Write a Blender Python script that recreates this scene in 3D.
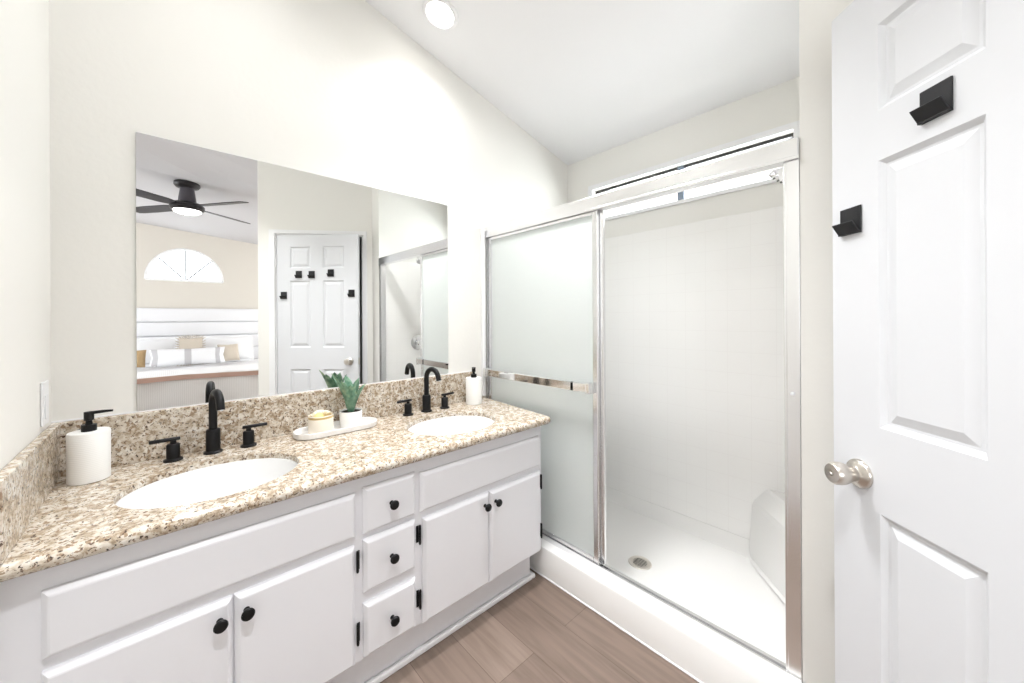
import bpy, bmesh, math, random
from mathutils import Vector, Matrix
random.seed(7)
PI = math.pi
for o in list(bpy.data.objects): bpy.data.objects.remove(o)
SC = bpy.context.scene
COL = SC.collection
# ---------------------------------------------------------------- camera, world, lights, exposure
cam = bpy.data.cameras.new('camera'); cam_o = bpy.data.objects.new('camera', cam); COL.objects.link(cam_o)
F_PX, PP_Y, YAW, ROLL = 376.45, 318.5, math.radians(47.244), math.radians(0.30)
cam.sensor_fit = 'HORIZONTAL'; cam.sensor_width = 36.0; cam.lens = 36.0 * F_PX / 1024
cam.shift_y = -(341.5 - PP_Y) / 1024; cam.clip_start = 0.02; cam.clip_end = 100
fw = Vector((math.cos(YAW), math.sin(YAW), 0)); rt = Vector((math.sin(YAW), -math.cos(YAW), 0)); up = Vector((0, 0, 1))
r2 = rt * math.cos(ROLL) - up * math.sin(ROLL)
u2 = rt * math.sin(ROLL) + up * math.cos(ROLL)
M = Matrix((r2, u2, -fw)).transposed().to_4x4(); M.translation = Vector((0.2472, -1.7522, 1.2528))
cam_o.matrix_world = M
SC.camera = cam_o
W = bpy.data.worlds.new('sky'); SC.world = W; W.use_nodes = True
bgn = W.node_tree.nodes['Background']; bgn.inputs[0].default_value = (0.93, 0.96, 1.0, 1); bgn.inputs[1].default_value = 3.0
SC.view_settings.view_transform = 'Standard'; SC.view_settings.look = 'None'; SC.view_settings.gamma = 1
SC.view_settings.use_curve_mapping = False
SC.view_settings.exposure = 0.78
def area(name, loc, size, power, color, direction, size_y=None, shape='DISK', spread=None):
    l = bpy.data.lights.new(name, 'AREA'); l.shape = shape; l.size = size
    if size_y: l.size_y = size_y
    l.energy = power; l.color = color
    if spread: l.spread = math.radians(spread)
    o = bpy.data.objects.new(name, l); COL.objects.link(o); o.location = loc
    o.rotation_euler = Vector(direction).to_track_quat('-Z', 'Y').to_euler()
    return o
SLOPE, XW, HC = 0.245, 2.432, 2.377           # vaulted ceiling rises away from the shower window
def zbath(x): return HC + SLOPE * (XW - x)
def zceil(x, y):
    if y >= -2.3: return zbath(x)
    t = min(1, (-2.3 - y) / 1.4)
    return zbath(x) * (1 - t) + (2.833 - 0.088 * x) * t
CANS_AND_FILLS = [(1.20, -0.24), (0.42, -0.50), (1.22, -0.78), (0.30, -1.72)]  # last two are unseen fill lamps, added to soften and even the light
for i, (x, y) in enumerate(CANS_AND_FILLS):
    area('downlight_or_fill', (x, y, zbath(x) - 0.03), [0.13, 0.13, 0.28, 0.13][i], [1.3, 1.6, 9, 8.2][i], (0.972, 0.98, 1.0), (0, 0, -1), spread=[130, 130, 105, 90][i])
area('shower_window_daylight', (2.60, -0.78, 2.03), 1.05, 8, (0.95, 0.98, 1.0), (-1, 0, -0.25), 0.20, 'RECTANGLE')
area('bedroom_left_daylight_fill', (-2.44, -4.8, 1.5), 2.0, 35, (0.95, 0.97, 1.0), (1, 0, 0), 1.6, 'RECTANGLE')  # added area lamp at an unseen side window, stands in for daylight
area('bedroom_right_daylight_fill', (3.94, -4.8, 1.4), 2.0, 35, (1.0, 0.98, 0.95), (-1, 0, 0), 1.8, 'RECTANGLE')  # matching fill lamp, added at the unseen window opposite

# ---------------------------------------------------------------- materials
def mat(name, col, rough=0.5, metal=0.0, **kw):
    m = bpy.data.materials.new(name); m.use_nodes = True; nt = m.node_tree; b = nt.nodes['Principled BSDF']
    b.inputs['Base Color'].default_value = (*col, 1); b.inputs['Roughness'].default_value = rough; b.inputs['Metallic'].default_value = metal
    for k, v in kw.items():
        k = k.replace('_', ' ')
        b.inputs[k].default_value = v
    return m
def nd(m, t, **kw):
    n = m.node_tree.nodes.new(t)
    for k, v in kw.items(): setattr(n, k, v)
    return n
def lk(m, a, b): m.node_tree.links.new(a, b)
def coords(m, scale=(1, 1, 1), rot=(0, 0, 0)):
    t = nd(m, 'ShaderNodeTexCoord'); mp = nd(m, 'ShaderNodeMapping'); mp.inputs['Scale'].default_value = scale; mp.inputs['Rotation'].default_value = rot
    lk(m, t.outputs['Object'], mp.inputs['Vector']); return mp.outputs[0]
def noise_bump(m, scale, strength, dist=0.002, detail=2, vec=None):
    v = vec or coords(m); n = nd(m, 'ShaderNodeTexNoise'); n.inputs['Scale'].default_value = scale; n.inputs['Detail'].default_value = detail
    lk(m, v, n.inputs['Vector']); b = nd(m, 'ShaderNodeBump'); b.inputs['Strength'].default_value = strength; b.inputs['Distance'].default_value = dist
    lk(m, n.outputs['Fac'], b.inputs['Height']); lk(m, b.outputs[0], m.node_tree.nodes['Principled BSDF'].inputs['Normal'])
def ramp(m, fac, stops):
    r = nd(m, 'ShaderNodeValToRGB'); e = r.color_ramp.elements
    while len(e) < len(stops): e.new(0.5)
    for el, (p, c) in zip(e, stops): el.position = p; el.color = (*c, 1)
    lk(m, fac, r.inputs[0]); return r.outputs[0]
def mix(m, fac, a, b, bt='MIX'):
    n = nd(m, 'ShaderNodeMix', data_type='RGBA', blend_type=bt)
    for s, v in ((n.inputs[0], fac), (n.inputs[6], a), (n.inputs[7], b)):
        if hasattr(v, 'links'): lk(m, v, s)
        elif isinstance(v, tuple): s.default_value = (*v, 1)
        else: s.default_value = v
    return n.outputs[2]
wall_m = mat('painted_wall', (0.83, 0.818, 0.78), 0.75); noise_bump(wall_m, 55, 0.25, 0.002, 3)
bedwall_m = mat('bedroom_wall_paint', (0.70, 0.66, 0.60), 0.8); noise_bump(bedwall_m, 60, 0.2)
ceil_m = mat('ceiling_paint', (0.88, 0.88, 0.89), 0.8); noise_bump(ceil_m, 80, 0.1)
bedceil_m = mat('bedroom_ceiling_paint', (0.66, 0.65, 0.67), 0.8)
trim_m = mat('white_trim_paint', (0.86, 0.86, 0.87), 0.4)
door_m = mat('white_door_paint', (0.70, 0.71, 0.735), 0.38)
cab_m = mat('white_cabinet_paint', (0.85, 0.85, 0.88), 0.35); noise_bump(cab_m, 30, 0.04)
black_m = mat('matte_black_metal', (0.012, 0.012, 0.013), 0.42, 0.6)
hook_m = mat('black_hook_metal', (0.018, 0.018, 0.02), 0.5, 0.4)
chrome_m = mat('chrome', (0.80, 0.80, 0.81), 0.10, 1.0)
alum_m = mat('brushed_aluminium', (0.84, 0.84, 0.85), 0.24, 1.0)
nickel_m = mat('satin_nickel', (0.62, 0.58, 0.53), 0.28, 1.0)
drain_m = mat('drain_steel', (0.74, 0.70, 0.64), 0.4, 0.75)
dark_m = mat('dark_gap', (0.015, 0.015, 0.015), 0.8)
mirror_m = mat('mirror_silver', (0.93, 0.94, 0.93), 0.0, 1.0)
mirror_edge_m = mat('mirror_edge', (0.45, 0.55, 0.52), 0.2)
ceramic_m = mat('white_ceramic', (0.83, 0.83, 0.825), 0.12)
tray_m = mat('white_tray', (0.86, 0.85, 0.83), 0.45)
ribbed_m = mat('ribbed_white_resin', (0.88, 0.88, 0.86), 0.45)
w_ = nd(ribbed_m, 'ShaderNodeTexWave'); w_.bands_direction = 'Z'; w_.inputs['Scale'].default_value = 60; lk(ribbed_m, coords(ribbed_m), w_.inputs['Vector'])
b_ = nd(ribbed_m, 'ShaderNodeBump'); b_.inputs['Strength'].default_value = 0.25; b_.inputs['Distance'].default_value = 0.001
lk(ribbed_m, w_.outputs['Fac'], b_.inputs['Height']); lk(ribbed_m, b_.outputs[0], ribbed_m.node_tree.nodes['Principled BSDF'].inputs['Normal'])
acryl_m = mat('white_acrylic', (0.90, 0.89, 0.87), 0.18)
lens_m = mat('lamp_lens', (1, 1, 1), 0.5, Emission_Color=(1, 0.97, 0.92, 1), Emission_Strength=9.0)
glass_m = mat('clear_glass', (1, 1, 1), 0.0)
_t = nd(glass_m, 'ShaderNodeBsdfTransparent'); _t.inputs[0].default_value = (0.97, 0.985, 0.98, 1); _g = nd(glass_m, 'ShaderNodeBsdfGlossy'); _g.inputs['Roughness'].default_value = 0.02
_m = nd(glass_m, 'ShaderNodeMixShader'); _m.inputs[0].default_value = 0.06; lk(glass_m, _t.outputs[0], _m.inputs[1]); lk(glass_m, _g.outputs[0], _m.inputs[2]); lk(glass_m, _m.outputs[0], glass_m.node_tree.nodes['Material Output'].inputs[0])
wax_m = mat('cream_wax', (0.84, 0.77, 0.66), 0.5)
soil_m = mat('dark_soil', (0.02, 0.015, 0.012), 0.9)
gold_m = mat('gold_lid', (0.75, 0.58, 0.28), 0.3, 0.9)
shell_m = mat('seashell', (0.85, 0.78, 0.62), 0.5); noise_bump(shell_m, 60, 0.4)
leaf_m = mat('succulent_leaf', (0.10, 0.22, 0.14), 0.45)
_v = coords(leaf_m); _n = nd(leaf_m, 'ShaderNodeTexNoise'); _n.inputs['Scale'].default_value = 40; lk(leaf_m, _v, _n.inputs['Vector'])
lk(leaf_m, ramp(leaf_m, _n.outputs['Fac'], [(0.3, (0.06, 0.17, 0.10)), (0.5, (0.15, 0.29, 0.20)), (0.72, (0.32, 0.44, 0.28))]), leaf_m.node_tree.nodes['Principled BSDF'].inputs['Base Color'])
fan_m = mat('dark_fan_metal', (0.035, 0.033, 0.036), 0.35, 0.3)
fan_grey_m = mat('grey_fan_stem', (0.10, 0.095, 0.11), 0.3, 0.5)
linen_m = mat('white_linen', (0.84, 0.84, 0.86), 0.9); noise_bump(linen_m, 25, 0.3, 0.006)
head_m = mat('white_upholstery', (0.82, 0.82, 0.85), 0.6)
knit_m = mat('knitted_white_throw', (0.82, 0.81, 0.82), 0.95)
_v = coords(knit_m); _w = nd(knit_m, 'ShaderNodeTexWave'); _w.bands_direction = 'X'; _w.inputs['Scale'].default_value = 16; _w.inputs['Distortion'].default_value = 1.5; lk(knit_m, _v, _w.inputs['Vector'])
lk(knit_m, ramp(knit_m, _w.outputs['Fac'], [(0, (0.84, 0.835, 0.84)), (0.6, (0.93, 0.925, 0.93))]), knit_m.node_tree.nodes['Principled BSDF'].inputs['Base Color'])
terra_m = mat('terracotta_stripe', (0.62, 0.42, 0.35), 0.9)
tan_m = mat('tan_fabric', (0.46, 0.32, 0.17), 0.9); noise_bump(tan_m, 80, 0.5, 0.004)
taupe_m = mat('taupe_fabric', (0.60, 0.53, 0.45), 0.9); noise_bump(taupe_m, 80, 0.5, 0.004)
grey_m = mat('pale_grey_band', (0.55, 0.54, 0.56), 0.9)
eave_m = mat('outside_eave_paint', (0.85, 0.72, 0.66), 0.8)

# granite: cream ground, tan blotches, brown and near-black flecks
gr_m = mat('beige_granite', (0.7, 0.6, 0.5), 0.14)
g0 = coords(gr_m)
dn = nd(gr_m, 'ShaderNodeTexNoise'); dn.inputs['Scale'].default_value = 60; dn.inputs['Detail'].default_value = 2; lk(gr_m, g0, dn.inputs['Vector'])
dv_ = nd(gr_m, 'ShaderNodeVectorMath', operation='SCALE'); lk(gr_m, dn.outputs['Color'], dv_.inputs[0]); dv_.inputs['Scale'].default_value = 0.016
da = nd(gr_m, 'ShaderNodeVectorMath', operation='ADD'); lk(gr_m, g0, da.inputs[0]); lk(gr_m, dv_.outputs[0], da.inputs[1]); g = da.outputs[0]
def gn(scale, detail=3, rough=0.6, off=0.0):
    n = nd(gr_m, 'ShaderNodeTexNoise', noise_dimensions='4D'); n.inputs['W'].default_value = off
    n.inputs['Scale'].default_value = scale; n.inputs['Detail'].default_value = detail; n.inputs['Roughness'].default_value = rough
    lk(gr_m, g, n.inputs['Vector']); return n.outputs['Fac']
def gt(v, t):
    n = nd(gr_m, 'ShaderNodeMapRange'); lk(gr_m, v, n.inputs[0]); n.inputs[1].default_value = t; n.inputs[2].default_value = t + 0.03; return n.outputs[0]
base = ramp(gr_m, gn(52, 4), [(0.34, (0.29, 0.215, 0.145)), (0.44, (0.48, 0.395, 0.295)), (0.53, (0.65, 0.58, 0.485)), (0.66, (0.77, 0.73, 0.665))])
c0 = mix(gr_m, gt(gn(100, 2, 0.5, 3.0), 0.575), base, (0.33, 0.235, 0.155))
c1 = mix(gr_m, gt(gn(130, 2, 0.5, 7.0), 0.605), c0, (0.13, 0.085, 0.06))
c2 = mix(gr_m, gt(gn(140, 2, 0.5, 11.0), 0.63), c1, (0.05, 0.035, 0.03))
lk(gr_m, c2, gr_m.node_tree.nodes['Principled BSDF'].inputs['Base Color'])

# vinyl plank floor, planks running toward the mirror wall
fl_m = mat('wood_plank_vinyl', (0.4, 0.3, 0.25), 0.38)
v = coords(fl_m, rot=(0, 0, PI / 2)); br = nd(fl_m, 'ShaderNodeTexBrick')
br.inputs['Scale'].default_value = 1.0; br.inputs['Brick Width'].default_value = 1.22; br.inputs['Row Height'].default_value = 0.18; br.inputs['Mortar Size'].default_value = 0.0012
br.inputs['Color1'].default_value = (0.20, 0.145, 0.115, 1); br.inputs['Color2'].default_value = (0.315, 0.24, 0.195, 1); br.inputs['Mortar'].default_value = (0.15, 0.105, 0.08, 1)
br.offset = 0.37; lk(fl_m, v, br.inputs['Vector'])
gv = coords(fl_m, scale=(16, 1.3, 1)); gnn = nd(fl_m, 'ShaderNodeTexNoise'); gnn.inputs['Scale'].default_value = 2.2; gnn.inputs['Detail'].default_value = 6; gnn.inputs['Distortion'].default_value = 0.6
lk(fl_m, gv, gnn.inputs['Vector'])
grain = ramp(fl_m, gnn.outputs['Fac'], [(0.28, (0.68, 0.66, 0.64)), (0.55, (0.92, 0.92, 0.92)), (0.8, (1.06, 1.05, 1.04))])
lk(fl_m, mix(fl_m, 1.0, br.outputs['Color'], grain, 'MULTIPLY'), fl_m.node_tree.nodes['Principled BSDF'].inputs['Base Color'])

def tile_material(name, rot):
    m = mat(name, (0.88, 0.87, 0.85), 0.22)
    v = coords(m, rot=rot); b = nd(m, 'ShaderNodeTexBrick'); b.offset = 0.0; b.squash = 1.0
    b.inputs['Scale'].default_value = 1.0; b.inputs['Brick Width'].default_value = 0.108; b.inputs['Row Height'].default_value = 0.108; b.inputs['Mortar Size'].default_value = 0.0016; b.inputs['Mortar Smooth'].default_value = 0.6
    b.inputs['Color1'].default_value = (0.92, 0.91, 0.89, 1); b.inputs['Color2'].default_value = (0.92, 0.91, 0.89, 1); b.inputs['Mortar'].default_value = (0.885, 0.87, 0.85, 1)
    lk(m, v, b.inputs['Vector']); lk(m, b.outputs['Color'], m.node_tree.nodes['Principled BSDF'].inputs['Base Color'])
    bp = nd(m, 'ShaderNodeBump'); bp.invert = True; bp.inputs['Strength'].default_value = 0.2; bp.inputs['Distance'].default_value = 0.001
    lk(m, b.outputs['Fac'], bp.inputs['Height']); lk(m, bp.outputs[0], m.node_tree.nodes['Principled BSDF'].inputs['Normal'])
    return m
tile_yz = tile_material('white_tile_facing_x', (0, PI / 2, PI / 2))
tile_xz = tile_material('white_tile_facing_y', (PI / 2, 0, 0))

# obscure shower glass: rough transmission with a milky share
fg_m = mat('obscure_glass', (0.99, 0.99, 0.985), 0.38, Transmission_Weight=1.0, IOR=1.3)
noise_bump(fg_m, 140, 0.5, 0.002, 1)
_tr = nd(fg_m, 'ShaderNodeBsdfTranslucent'); _tr.inputs[0].default_value = (0.95, 0.975, 0.965, 1)
_df = nd(fg_m, 'ShaderNodeBsdfDiffuse'); _df.inputs[0].default_value = (0.93, 0.955, 0.945, 1)
_a = nd(fg_m, 'ShaderNodeMixShader'); _a.inputs[0].default_value = 0.5; lk(fg_m, _tr.outputs[0], _a.inputs[1]); lk(fg_m, _df.outputs[0], _a.inputs[2])
_b = nd(fg_m, 'ShaderNodeMixShader'); _b.inputs[0].default_value = 0.68
lk(fg_m, fg_m.node_tree.nodes['Principled BSDF'].outputs[0], _b.inputs[1]); lk(fg_m, _a.outputs[0], _b.inputs[2])
lk(fg_m, _b.outputs[0], fg_m.node_tree.nodes['Material Output'].inputs[0])

# ---------------------------------------------------------------- builders
ORG = {}
def tag(o, label, cat, group=None):
    o['label'] = label; o['category'] = cat
    if group: o['group'] = group
    return o
def thing(name, loc, label, cat, group=None):
    o = bpy.data.objects.new(name, None); COL.objects.link(o); o.location = loc; o.empty_display_size = 0.05
    ORG[o.name] = Vector(loc); return tag(o, label, cat, group)
def obj(name, bm, m, parent=None, origin=None, smooth=False, label=None, mats=None):
    org = Vector(origin) if origin is not None else (ORG[parent.name].copy() if parent else None)
    if org is None:
        vs = [v.co for v in bm.verts]
        org = Vector(((min(v.x for v in vs) + max(v.x for v in vs)) / 2, (min(v.y for v in vs) + max(v.y for v in vs)) / 2, min(v.z for v in vs)))
    bmesh.ops.translate(bm, verts=bm.verts, vec=-org)
    bmesh.ops.recalc_face_normals(bm, faces=bm.faces)
    me = bpy.data.meshes.new(name); bm.to_mesh(me); bm.free()
    for mm in (mats or [m]): me.materials.append(mm)
    if smooth:
        for p in me.polygons: p.use_smooth = True
        try: me.set_sharp_from_angle(angle=math.radians(40))
        except Exception: pass
    o = bpy.data.objects.new(name, me); COL.objects.link(o); ORG[o.name] = org
    if parent: o.parent = parent; o.location = org - ORG[parent.name]
    else: o.location = org
    if label: o['label'] = label
    return o
def struct(name, bm, m, **kw):
    o = obj(name, bm, m, **kw)
    if not kw.get('parent'): o['kind'] = 'structure'
    return o
def B(): return bmesh.new()
def merge(bm, t):
    me = bpy.data.meshes.new('t'); t.to_mesh(me); bm.from_mesh(me); bpy.data.meshes.remove(me); t.free()
def box(bm, lo, hi, bev=0.0, seg=2, mtx=None):
    t = bmesh.new(); bmesh.ops.create_cube(t, size=1)
    for v in t.verts: v.co = Vector([(lo[i] + hi[i]) / 2 + v.co[i] * (hi[i] - lo[i]) for i in range(3)])
    if bev: bmesh.ops.bevel(t, geom=list(t.edges), offset=bev, segments=seg, profile=0.5, affect='EDGES')
    if mtx is not None: bmesh.ops.transform(t, matrix=mtx, verts=t.verts)
    merge(bm, t); return bm
def bx(lo, hi, bev=0.0, seg=2): return box(B(), lo, hi, bev, seg)
def lathe(bm, c, prof, n=32, axis='Z', sx=1, sy=1, mtx=None):
    t = bmesh.new(); rings = []
    for r, z in prof:
        if r < 1e-6: rings.append([t.verts.new((0, 0, z))])
        else: rings.append([t.verts.new((r * sx * math.cos(2 * PI * k / n), r * sy * math.sin(2 * PI * k / n), z)) for k in range(n)])
    for a, b in zip(rings, rings[1:]):
        for k in range(n):
            q = [a[k % len(a)], a[(k + 1) % len(a)], b[(k + 1) % len(b)], b[k % len(b)]]
            q = list(dict.fromkeys(q))
            if len(q) > 2: t.faces.new(q)
    if len(rings[0]) > 1: t.faces.new(rings[0][::-1])
    if len(rings[-1]) > 1: t.faces.new(rings[-1])
    R = {'Z': Matrix.Identity(4), 'X': Matrix.Rotation(PI / 2, 4, 'Y'), 'Y': Matrix.Rotation(PI / 2, 4, 'X')}[axis]   # Y: local z -> -y
    bmesh.ops.transform(t, matrix=Matrix.Translation(c) @ (mtx or R), verts=t.verts)
    merge(bm, t); return bm
def tube(bm, pts, rad, n=14, cap=True):
    t = bmesh.new(); pts = [Vector(p) for p in pts]; rings = []; prev = None
    for i, p in enumerate(pts):
        d = (pts[min(i + 1, len(pts) - 1)] - pts[max(i - 1, 0)]).normalized()
        if prev is None:
            a = d.orthogonal().normalized()
        else:
            a = (prev - d * prev.dot(d)).normalized()
        prev = a; b = d.cross(a); r = rad[i] if isinstance(rad, (list, tuple)) else rad
        rings.append([t.verts.new(p + a * r * math.cos(2 * PI * k / n) + b * r * math.sin(2 * PI * k / n)) for k in range(n)])
    for a, b in zip(rings, rings[1:]):
        for k in range(n): t.faces.new([a[k], a[(k + 1) % n], b[(k + 1) % n], b[k]])
    if cap: t.faces.new(rings[0][::-1]); t.faces.new(rings[-1])
    merge(bm, t); return bm
def prism(bm, pts, z0, z1):
    """pts counter-clockwise in xy; z0/z1 numbers or functions of (x, y)"""
    f0 = z0 if callable(z0) else (lambda x, y: z0); f1 = z1 if callable(z1) else (lambda x, y: z1)
    a = [bm.verts.new((x, y, f0(x, y))) for x, y in pts]; b = [bm.verts.new((x, y, f1(x, y))) for x, y in pts]
    n = len(pts); bm.faces.new(a[::-1]); bm.faces.new(b)
    for k in range(n): bm.faces.new([a[k], a[(k + 1) % n], b[(k + 1) % n], b[k]])
    return bm
def rings_bm(rings, cap0=True, cap1=True):
    bm = B(); R = [[bm.verts.new(p) for p in r] for r in rings]; n = len(R[0])
    for a, b in zip(R, R[1:]):
        for k in range(n): bm.faces.new([a[k], a[(k + 1) % n], b[(k + 1) % n], b[k]])
    if cap0: bm.faces.new(R[0][::-1])
    if cap1: bm.faces.new(R[-1])
    return bm
def copy_tree(o, parent=None):
    c = o.copy(); COL.objects.link(c); c.parent = parent
    for ch in list(o.children): copy_tree(ch, c)
    return c

# ---------------------------------------------------------------- room shell
zc = lambda x, y: zceil(x, y) + 0.01
zsh = lambda x, y: zbath(x) + 0.01
XS, YJ = 1.65, -1.511        # shower door plane, shower end wall
struct('floor', prism(B(), [(-2.6, -6.95), (4.1, -6.95), (4.1, 0.1), (-2.6, 0.1)], -0.1, 0.0), fl_m, origin=(0, 0, 0))
bm = B()
prism(bm, [(-0.1, -2.3), (2.6, -2.3), (2.6, 0.1), (-0.1, 0.1)], lambda x, y: zbath(x), lambda x, y: zbath(x) + 0.1)
struct('ceiling', bm, ceil_m, origin=(0, 0, 2.5))
bm = B(); N = 10
vs = [[bm.verts.new((-2.6 + 6.7 * i / N, -2.3 - 4.65 * j / N, zceil(-2.6 + 6.7 * i / N, -2.3 - 4.65 * j / N) + dz)) for i in range(N + 1) for j in range(N + 1)] for dz in (0, 0.1)]
for L in vs:
    for i in range(N):
        for j in range(N): bm.faces.new([L[i * (N + 1) + j], L[(i + 1) * (N + 1) + j], L[(i + 1) * (N + 1) + j + 1], L[i * (N + 1) + j + 1]])
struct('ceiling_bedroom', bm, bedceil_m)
struct('wall_back', prism(B(), [(-0.1, 0), (2.53, 0), (2.53, 0.1), (-0.1, 0.1)], 0, zsh), wall_m)
struct('wall_left', prism(B(), [(-0.1, -2.3), (0, -2.3), (0, 0), (-0.1, 0)], 0, zsh), wall_m)
# window wall with its opening
WY0, WY1, WZ0, WZ1 = -1.355, -0.225, 1.926, 2.135
bm = B()
prism(bm, [(XW, -1.66), (2.56, -1.66), (2.56, WY0), (XW, WY0)], 0, zsh)
prism(bm, [(XW, WY1), (2.56, WY1), (2.56, 0.0), (XW, 0.0)], 0, zsh)
prism(bm, [(XW, WY0), (2.56, WY0), (2.56, WY1), (XW, WY1)], 0, WZ0)
prism(bm, [(XW, WY0), (2.56, WY0), (2.56, WY1), (XW, WY1)], WZ1, zsh)
struct('wall_right', bm, wall_m)
struct('wall_shower_end', prism(B(), [(XS, -1.656), (2.432, -1.656), (2.432, YJ), (XS, YJ)], 0, zsh), wall_m)
# diagonal wall with the door opening
A = Vector((1.65, -1.657)); H = Vector((0.9815, -2.1370)); dw = (H - A).normalized(); nb = Vector((-dw.y, dw.x))     # nb points behind the wall
if nb.y > 0: nb = -nb
Bc = H + dw * 0.151
def quad(p, q, t=0.11): return [tuple(p), tuple(p + nb * t), tuple(q + nb * t), tuple(q)]
L_open = (H - A).length; s0 = L_open - 0.743
bm = B(); P0 = A + dw * s0
prism(bm, quad(A, P0), 0, zsh); prism(bm, quad(H + dw * 0.012, Bc), 0, zsh); prism(bm, quad(P0, H + dw * 0.012), 2.02, zsh)
struct('wall_diagonal', bm, wall_m)
bm = B()
Pe = Bc + nb * ((Bc.y + 2.9) / -nb.y); q0 = Bc + nb * 0.112
prism(bm, [(Pe.x, -2.9), (Pe.x + 0.13, -2.9), (q0.x - dw.x * 0.1, q0.y - dw.y * 0.1), (q0.x, q0.y)], 0, zc)
struct('wall_passage', bm, wall_m)
struct('wall_closet', prism(B(), [(1.30, -3.0), (2.6, -3.0), (2.6, -1.66), (2.5, -1.66), (2.5, -2.9), (1.30, -2.9)], 0, zc), wall_m)
struct('wall_bedroom_right', prism(B(), [(2.6, -3.0), (4.1, -3.0), (4.1, -2.9), (2.6, -2.9)], 0, zc), bedwall_m)
struct('wall_bedroom_left', prism(B(), [(-2.6, -2.4), (0, -2.4), (0, -2.3), (-2.6, -2.3)], 0, zc), bedwall_m)
# bedroom side walls with window openings
def wall_open(name, x0, x1, ya, yb, za, zb, m):
    bm = B()
    lo, hi = -6.95, -2.3
    for (a, b, z0, z1) in ((lo, ya, 0, zc), (yb, hi, 0, zc), (ya, yb, 0, za), (ya, yb, zb, zc)):
        prism(bm, [(x0, a), (x1, a), (x1, b), (x0, b)], z0, z1)
    return struct(name, bm, m)
wall_open('wall_bedroom_side', -2.6, -2.5, -5.8, -3.8, 0.7, 2.3, bedwall_m)
wall_open('wall_bedroom_patio', 4.0, 4.1, -5.8, -3.8, 0.4, 2.3, bedwall_m)
# far bedroom wall with the half-round window
AX, AZ, AR, AH = 0.53, 1.935, 0.505, 0.540
bm = B(); NA = 28
arc = [(AX + AR * math.cos(PI * k / NA), AZ + AH * math.sin(PI * k / NA)) for k in range(NA + 1)]
for y in (-6.85, -6.95):
    prev = None
    for k, (x, z) in enumerate(arc):
        p = (bm.verts.new((x, y, z)), bm.verts.new((x, y, zceil(x, -6.85) + 0.01)))
        if prev: bm.faces.new([prev[0], p[0], p[1], prev[1]])
        prev = p
for k in range(NA):
    (x, z), (x2, z2) = arc[k], arc[k + 1]
    bm.faces.new([bm.verts.new(c) for c in ((x, -6.85, z), (x2, -6.85, z2), (x2, -6.95, z2), (x, -6.95, z))])
prism(bm, [(-2.6, -6.95), (AX - AR, -6.95), (AX - AR, -6.85), (-2.6, -6.85)], 0, zc)
prism(bm, [(AX + AR, -6.95), (4.1, -6.95), (4.1, -6.85), (AX + AR, -6.85)], 0, zc)
prism(bm, [(AX - AR, -6.95), (AX + AR, -6.95), (AX + AR, -6.85), (AX - AR, -6.85)], 0, AZ)
struct('wall_bedroom_back', bm, bedwall_m)
# half-round window
muntin_m = mat('grey_muntin', (0.22, 0.22, 0.23), 0.5)
w = struct('window_2', None or (lambda bm: [tube(bm, [(x, -6.86, z) for x, z in arc] , 0.022, 8), tube(bm, [(AX - AR, -6.86, AZ), (AX + AR, -6.86, AZ)], 0.022, 8), bm][-1])(B()), trim_m)
pane = B(); c0 = pane.verts.new((AX, -6.92, AZ)); pv = [pane.verts.new((x, -6.92, z)) for x, z in arc]
for a, b in zip(pv, pv[1:]): pane.faces.new([c0, a, b])
r = bmesh.ops.extrude_face_region(pane, geom=list(pane.faces)); bmesh.ops.translate(pane, verts=[e for e in r['geom'] if isinstance(e, bmesh.types.BMVert)], vec=(0, -0.006, 0))
obj('pane', pane, glass_m, w)
for a in (45, 90, 135):
    a = math.radians(a); obj('muntin', tube(B(), [(AX, -6.90, AZ), (AX + AR * math.cos(a), -6.90, AZ + AH * math.sin(a))], 0.012, 6), muntin_m, w)

# shower window: white frame, dark track, two sliding panes
w = struct('window_1', (lambda bm: [box(bm, (XW - 0.014, WY0, WZ1), (XW - 0.0005, WY1, WZ1 + 0.032)), box(bm, (XW - 0.014, WY0, WZ0 - 0.02), (XW - 0.0005, WY1, WZ0)),
    box(bm, (XW - 0.014, WY0 - 0.035, WZ0 - 0.02), (XW - 0.0005, WY0, WZ1 + 0.032)), box(bm, (XW - 0.014, WY1, WZ0 - 0.02), (XW - 0.0005, WY1 + 0.035, WZ1 + 0.032)), bm][-1])(B()), trim_m)
bm = B(); box(bm, (XW + 0.03, WY0 + 0.012, WZ1 - 0.016), (XW + 0.07, WY1 - 0.012, WZ1)); box(bm, (XW + 0.03, WY1 - 0.012, WZ0), (XW + 0.07, WY1, WZ1)); box(bm, (XW + 0.03, WY0, WZ0), (XW + 0.07, WY0 + 0.012, WZ1)); box(bm, (XW + 0.03, WY0 + 0.012, WZ0), (XW + 0.07, WY1 - 0.012, WZ0 + 0.006))
obj('window_track', bm, mat('bronze_window_track', (0.05, 0.045, 0.045), 0.4, 0.5), w, label='dark metal window track')
ym = -0.812
obj('pane', bx((XW + 0.045, WY0 + 0.014, WZ0 + 0.006), (XW + 0.049, ym, WZ1 - 0.016)), glass_m, w)
obj('pane', bx((XW + 0.057, ym, WZ0 + 0.006), (XW + 0.061, WY1 - 0.012, WZ1 - 0.016)), glass_m, w)
obj('mullion', bx((XW + 0.025, ym - 0.02, WZ0), (XW + 0.065, ym + 0.02, WZ1), 0.003), mat('grey_mullion', (0.20, 0.24, 0.30), 0.4, 0.3), w)
tag(obj('roof_eave', bx((2.75, -3, 2.30), (3.6, 1, 2.42), 0.01), eave_m), 'pinkish roof eave outside above the shower window', 'eave')

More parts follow.
